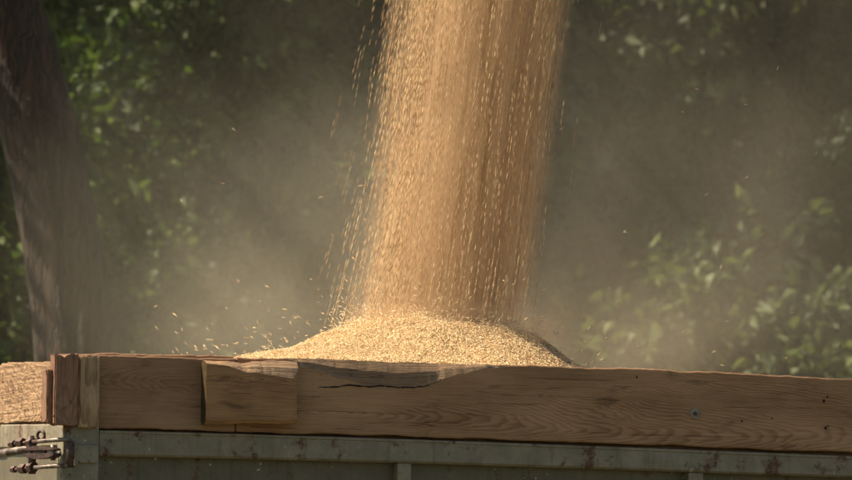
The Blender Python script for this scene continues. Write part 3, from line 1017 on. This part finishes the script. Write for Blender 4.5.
def spot(px, Y):
    p = at(px, 300, Y); return (p.x, Y, 0)

tree("hazel_tree", "bright green bushy tree beside the leaning trunk at the upper left", "tree", spot(165, 30.2), 6.6, 1.0, 24000, .105, M['leaf'], 41, .2, .06, 3, clump_r=.36, nclump=30, depth=.7)
tree("hazel_tree", "green bushy tree filling the gap left of the leaning trunk", "tree", spot(-40, 29.2), 6.2, .9, 15000, .105, M['leaf'], 42, .2, .06, 3, clump_r=.36, nclump=26, depth=.6)
tree("thicket_tree", "hazy mid green tree between the bright bush and the falling grain", "tree", spot(330, 31.2), 6.8, 1.05, 24000, .105, M['leaf'], 43, .18, .06, 3, clump_r=.38, nclump=30, depth=.7)
tree("thicket_tree", "dusty dull green tree just right of the falling grain", "tree", spot(610, 31.0), 6.8, 1.05, 24000, .11, M['leaf_dark'], 44, .18, .06, 3, clump_r=.38, nclump=30, depth=.7)
tree("thicket_tree", "darkest brown-green tree along the right edge", "tree", spot(850, 31.5), 7.2, 1.1, 24000, .10, M['leaf_brown'], 45, .18, .08, 2, clump_r=.40, nclump=30, depth=.7)
tree("leafy_bush", "pale green bush catching light low behind the right end of the plank", "bush", spot(775, 29.6), 3.7, .62, 15000, .10, M['leaf_pale'], 46, .72, .025, 5, clump_r=.25, nclump=45, depth=.3)
tree("leafy_bush", "small faint bush low beside the right foot of the heap", "bush", spot(650, 29.8), 3.8, .4, 5500, .10, M['leaf_dark'], 47, .55, .02, 3, clump_r=.18, nclump=12, depth=.25)
tree("leafy_bush", "low bush at the foot of the leaning trunk", "bush", spot(45, 27.6), 3.0, .42, 3600, .07, M['leaf'], 48, .5, .02, 4, clump_r=.22, nclump=16, depth=.25)

def spruce():
    rng = np.random.default_rng(77)
    base = spot(985, 30.5)
    root = empty("spruce_tree", base)
    tag(root, "dark spruce whose drooping branch reaches in at the upper right", "tree")
    bm = bmesh.new()
    tube(bm, [(0, 0, -.1), (0, 0, 3), (0.02, 0, 7.5)], [.11, .08, .012], 10)
    P, D = [], []
    for k in range(70):
        z = 3.9 + 3.5 * k / 70
        ang = k * 2.4
        if k in (9, 10, 11, 13): ang = math.pi + rng.normal(0, .25)
        L = (7.7 - z) * .26 * rng.uniform(.75, 1.1)
        if L < .1: continue
        tip = Vector((math.cos(ang) * L, math.sin(ang) * L, z - .28 * L))
        limb_bm(bm, (0, 0, z), tip, .016, .004, rng, .06, 4, 5)
        m = int(420 * L)
        t = rng.random(m) ** .8
        s = np.array([0, 0, z]) + np.outer(t, np.array(tip) - np.array([0, 0, z]))
        sd = np.array([-math.sin(ang), math.cos(ang), 0])
        side_ = rng.choice([-1, 1], m)[:, None] * sd[None] * (rng.random(m) * .22 * (1.1 - t))[:, None]
        drop = np.stack([0 * t, 0 * t, -np.abs(rng.normal(0, .05, m))], 1)
        P.append(s + side_ + drop)
        dd = np.array([math.cos(ang), math.sin(ang), -.5])[None] * .6 + np.sign(side_) * np.abs(sd) * .6
        D.append(dd)
    link_bm("trunk", bm, M['stem'], root, True)
    P, D = np.concatenate(P), np.concatenate(D)
    leaf_mesh("crown", P, D, np.zeros(len(P)), .07, M['needle'], root, rng, .22)
spruce()

# taller trees deeper in, mid row
back = [(-3.6, 34.5, 'leaf', 10.5, "tall bright green tree furthest left in the wood behind"), (-1.6, 35.5, 'leaf_dark', 11.0, "tall dull green tree deep behind the leaning trunk"),
        (0.5, 36.0, 'leaf_brown', 11.5, "tall olive tree deep behind the falling grain"), (2.4, 35.2, 'leaf_brown', 10.8, "tall brown-green tree deep behind the right end of the plank"),
        (4.4, 36.0, 'leaf_dark', 11.2, "tall dull green tree furthest right in the wood behind")]
for i, (x, y, m_, h, lab) in enumerate(back):
    tree("forest_tree", lab, "tree", (x, y, 0), h, 1.7, 30000, .11, M[m_], 60 + i, .12, .15, 1, "tall trees deep in the wood", .7, 34, 1.2, bark='bark')

# the wood beyond, one mass
def wood_mass():
    rng = np.random.default_rng(90)
    cl = []
    for k in range(420):
        x = rng.uniform(-16, 16) if k % 3 == 0 else rng.uniform(-6, 6); y = rng.uniform(41, 47)
        z = rng.uniform(.6, 13) if k % 3 == 0 else rng.uniform(1, 8.5)
        cl.append((x, y, z, 1.3, 1.2, 1.1, 1))
    P, d, sh = leaf_points(cl, 110000, rng)
    P[:, 2] = np.maximum(P[:, 2], .2)
    o = leaf_mesh("far_foliage", P, d, sh, .29, M['leaf_dark'], None, rng)
    tag(o, "dark mass of leaves closing the wood behind everything", "woodland", kind="stuff")
wood_mass()

# ------------------------------------------------------------------ dust in the air
def dust():
    m = bpy.data.materials.new("grain_dust")
    m.use_nodes = True
    nt = m.node_tree
    nt.nodes.remove(nt.nodes["Principled BSDF"])
    out = nt.nodes["Material Output"]
    g = N(nt)
    p = g.obj()
    wob = g.vmath('MULTIPLY', g.vmath('SUBTRACT', g.noise(p, 0.9, 1, .5, color=True), (.5, .5, .5)), (.9, .9, .9))
    q = g.vmath('ADD', p, wob)
    tot = None
    def blob(c, r, amp, power=1.0, src=q):
        nonlocal tot
        v = g.vmath('DIVIDE', g.vmath('SUBTRACT', src, tuple(c)), tuple(r))
        d = g.vmath('LENGTH', v)
        e = g.math('MULTIPLY', g.math('EXPONENT', g.math('MULTIPLY', g.math('MULTIPLY', d, d), -1.0)), amp)
        tot = e if tot is None else g.math('ADD', tot, e)
    a = at(310, 270, 22.6); blob(a, (.52, 1.1, .50), .185)
    a = at(225, 340, 23.2); blob(a, (.55, 1.1, .32), .10)
    a = at(625, 280, 22.8); blob(a, (.75, 1.1, .60), .045)
    a = at(460, 320, 21.8); blob(a, (.65, .6, .17), .30)
    a = at(700, 120, 23.0); blob(a, (1.5, 1.2, 1.0), .030)
    a = at(250, 110, 23.0); blob(a, (.55, 1.1, .45), .03)
    a = at(770, 320, 23.2); blob(a, (.8, 1.2, .35), .03)
    a = at(740, 200, 23.3); blob(a, (.8, 1.3, .7), .035)
    n = g.noise(g.mapped(p, scale=(1, .6, .8)), 2.2, 4, .6)
    dens = g.math('MULTIPLY', tot, g.step(n, .18, .82))
    dens = g.math('MULTIPLY', dens, 1.5)
    pv = g.new("ShaderNodeVolumePrincipled")
    pv.inputs["Color"].default_value = (.82, .78, .65, 1)
    pv.inputs["Anisotropy"].default_value = .35
    g.put(pv.inputs["Density"], dens)
    nt.links.new(pv.outputs[0], out.inputs["Volume"])
    m.cycles.volume_step_rate = 1.1
    bm = bmesh.new()
    box(bm, -3.0, 3.2, 20.25, 25.6, 1.2, 5.4)
    o = link_bm("dust_cloud", bm, m)
    tag(o, "tan dust drifting behind the trailer on both sides of the falling grain", "dust", kind="stuff")
    # dust carried down inside the stream, thicker along its right flank
    m2 = bpy.data.materials.new("stream_dust")
    m2.use_nodes = True
    nt = m2.node_tree
    nt.nodes.remove(nt.nodes["Principled BSDF"])
    out = nt.nodes["Material Output"]
    g = N(nt)
    p = g.obj()
    s = g.sep(p)
    top, bot = at(500, 0, 21.15), at(458, 320, 21.15)
    kx = (top.x - bot.x) / (top.z - bot.z)
    xa = g.math('ADD', g.math('MULTIPLY', g.math('SUBTRACT', s[2], bot.z), kx), bot.x)
    dx = g.math('SUBTRACT', s[0], xa)
    pv_ = g.comb(g.math('SUBTRACT', s[0], g.math('MULTIPLY', s[2], kx)), s[1], s[2])
    nn = g.noise(g.mapped(pv_, scale=(34, 12, 1.6)), 1.0, 3, .6)
    dx = g.math('ADD', dx, g.math('MULTIPLY', g.math('SUBTRACT', nn, .5), .16))
    dy = g.math('SUBTRACT', s[1], HEAP_C.y)
    r = g.math('SQRT', g.math('ADD', g.math('POWER', g.math('DIVIDE', dx, .25), 2), g.math('POWER', g.math('DIVIDE', dy, .22), 2)))
    prof = g.math('SUBTRACT', 1.0, g.step(r, .55, 1.0))
    dx2 = g.math('ADD', dx, .07)
    r2 = g.math('SQRT', g.math('ADD', g.math('POWER', g.math('DIVIDE', dx2, .31), 2), g.math('POWER', g.math('DIVIDE', dy, .24), 2)))
    prof = g.math('ADD', g.math('MULTIPLY', prof, 11.0), g.math('MULTIPLY', g.math('SUBTRACT', 1.0, g.step(r2, .5, 1.0)), 3.0))
    dens = g.math('MULTIPLY', prof, g.step(nn, .30, .72))
    # dust kicked up where the grain lands
    nf_ = g.step(g.noise(p, 11, 3, .6), .25, .75)
    for (a_, b_, rx, rz_, am) in ((535, 337, .11, .06, 4.0), (385, 322, .16, .06, 1.6), (455, 318, .2, .05, 2.5)):
        c_ = at(a_, b_, 21.05)
        v_ = g.vmath('LENGTH', g.vmath('DIVIDE', g.vmath('SUBTRACT', p, tuple(c_)), (rx, .16, rz_)))
        e_ = g.math('MULTIPLY', g.math('EXPONENT', g.math('MULTIPLY', g.math('MULTIPLY', v_, v_), -1.0)), am)
        dens = g.math('ADD', dens, g.math('MULTIPLY', e_, nf_))
    pv = g.new("ShaderNodeVolumePrincipled")
    pv.inputs["Color"].default_value = (.83, .63, .43, 1)
    pv.inputs["Anisotropy"].default_value = .2
    g.put(pv.inputs["Density"], dens)
    nt.links.new(pv.outputs[0], out.inputs["Volume"])
    m2.cycles.volume_step_rate = .3
    bm = bmesh.new()
    b = at(462, 345, 21.15); t = at(549, -240, 21.15)
    tube(bm, [b, at(462, 320, 21.15), t], .38, 20)
    o = link_bm("dust_plume", bm, m2)
    tag(o, "soft brown dust veil wrapped round the falling grain", "dust", kind="stuff")
dust()
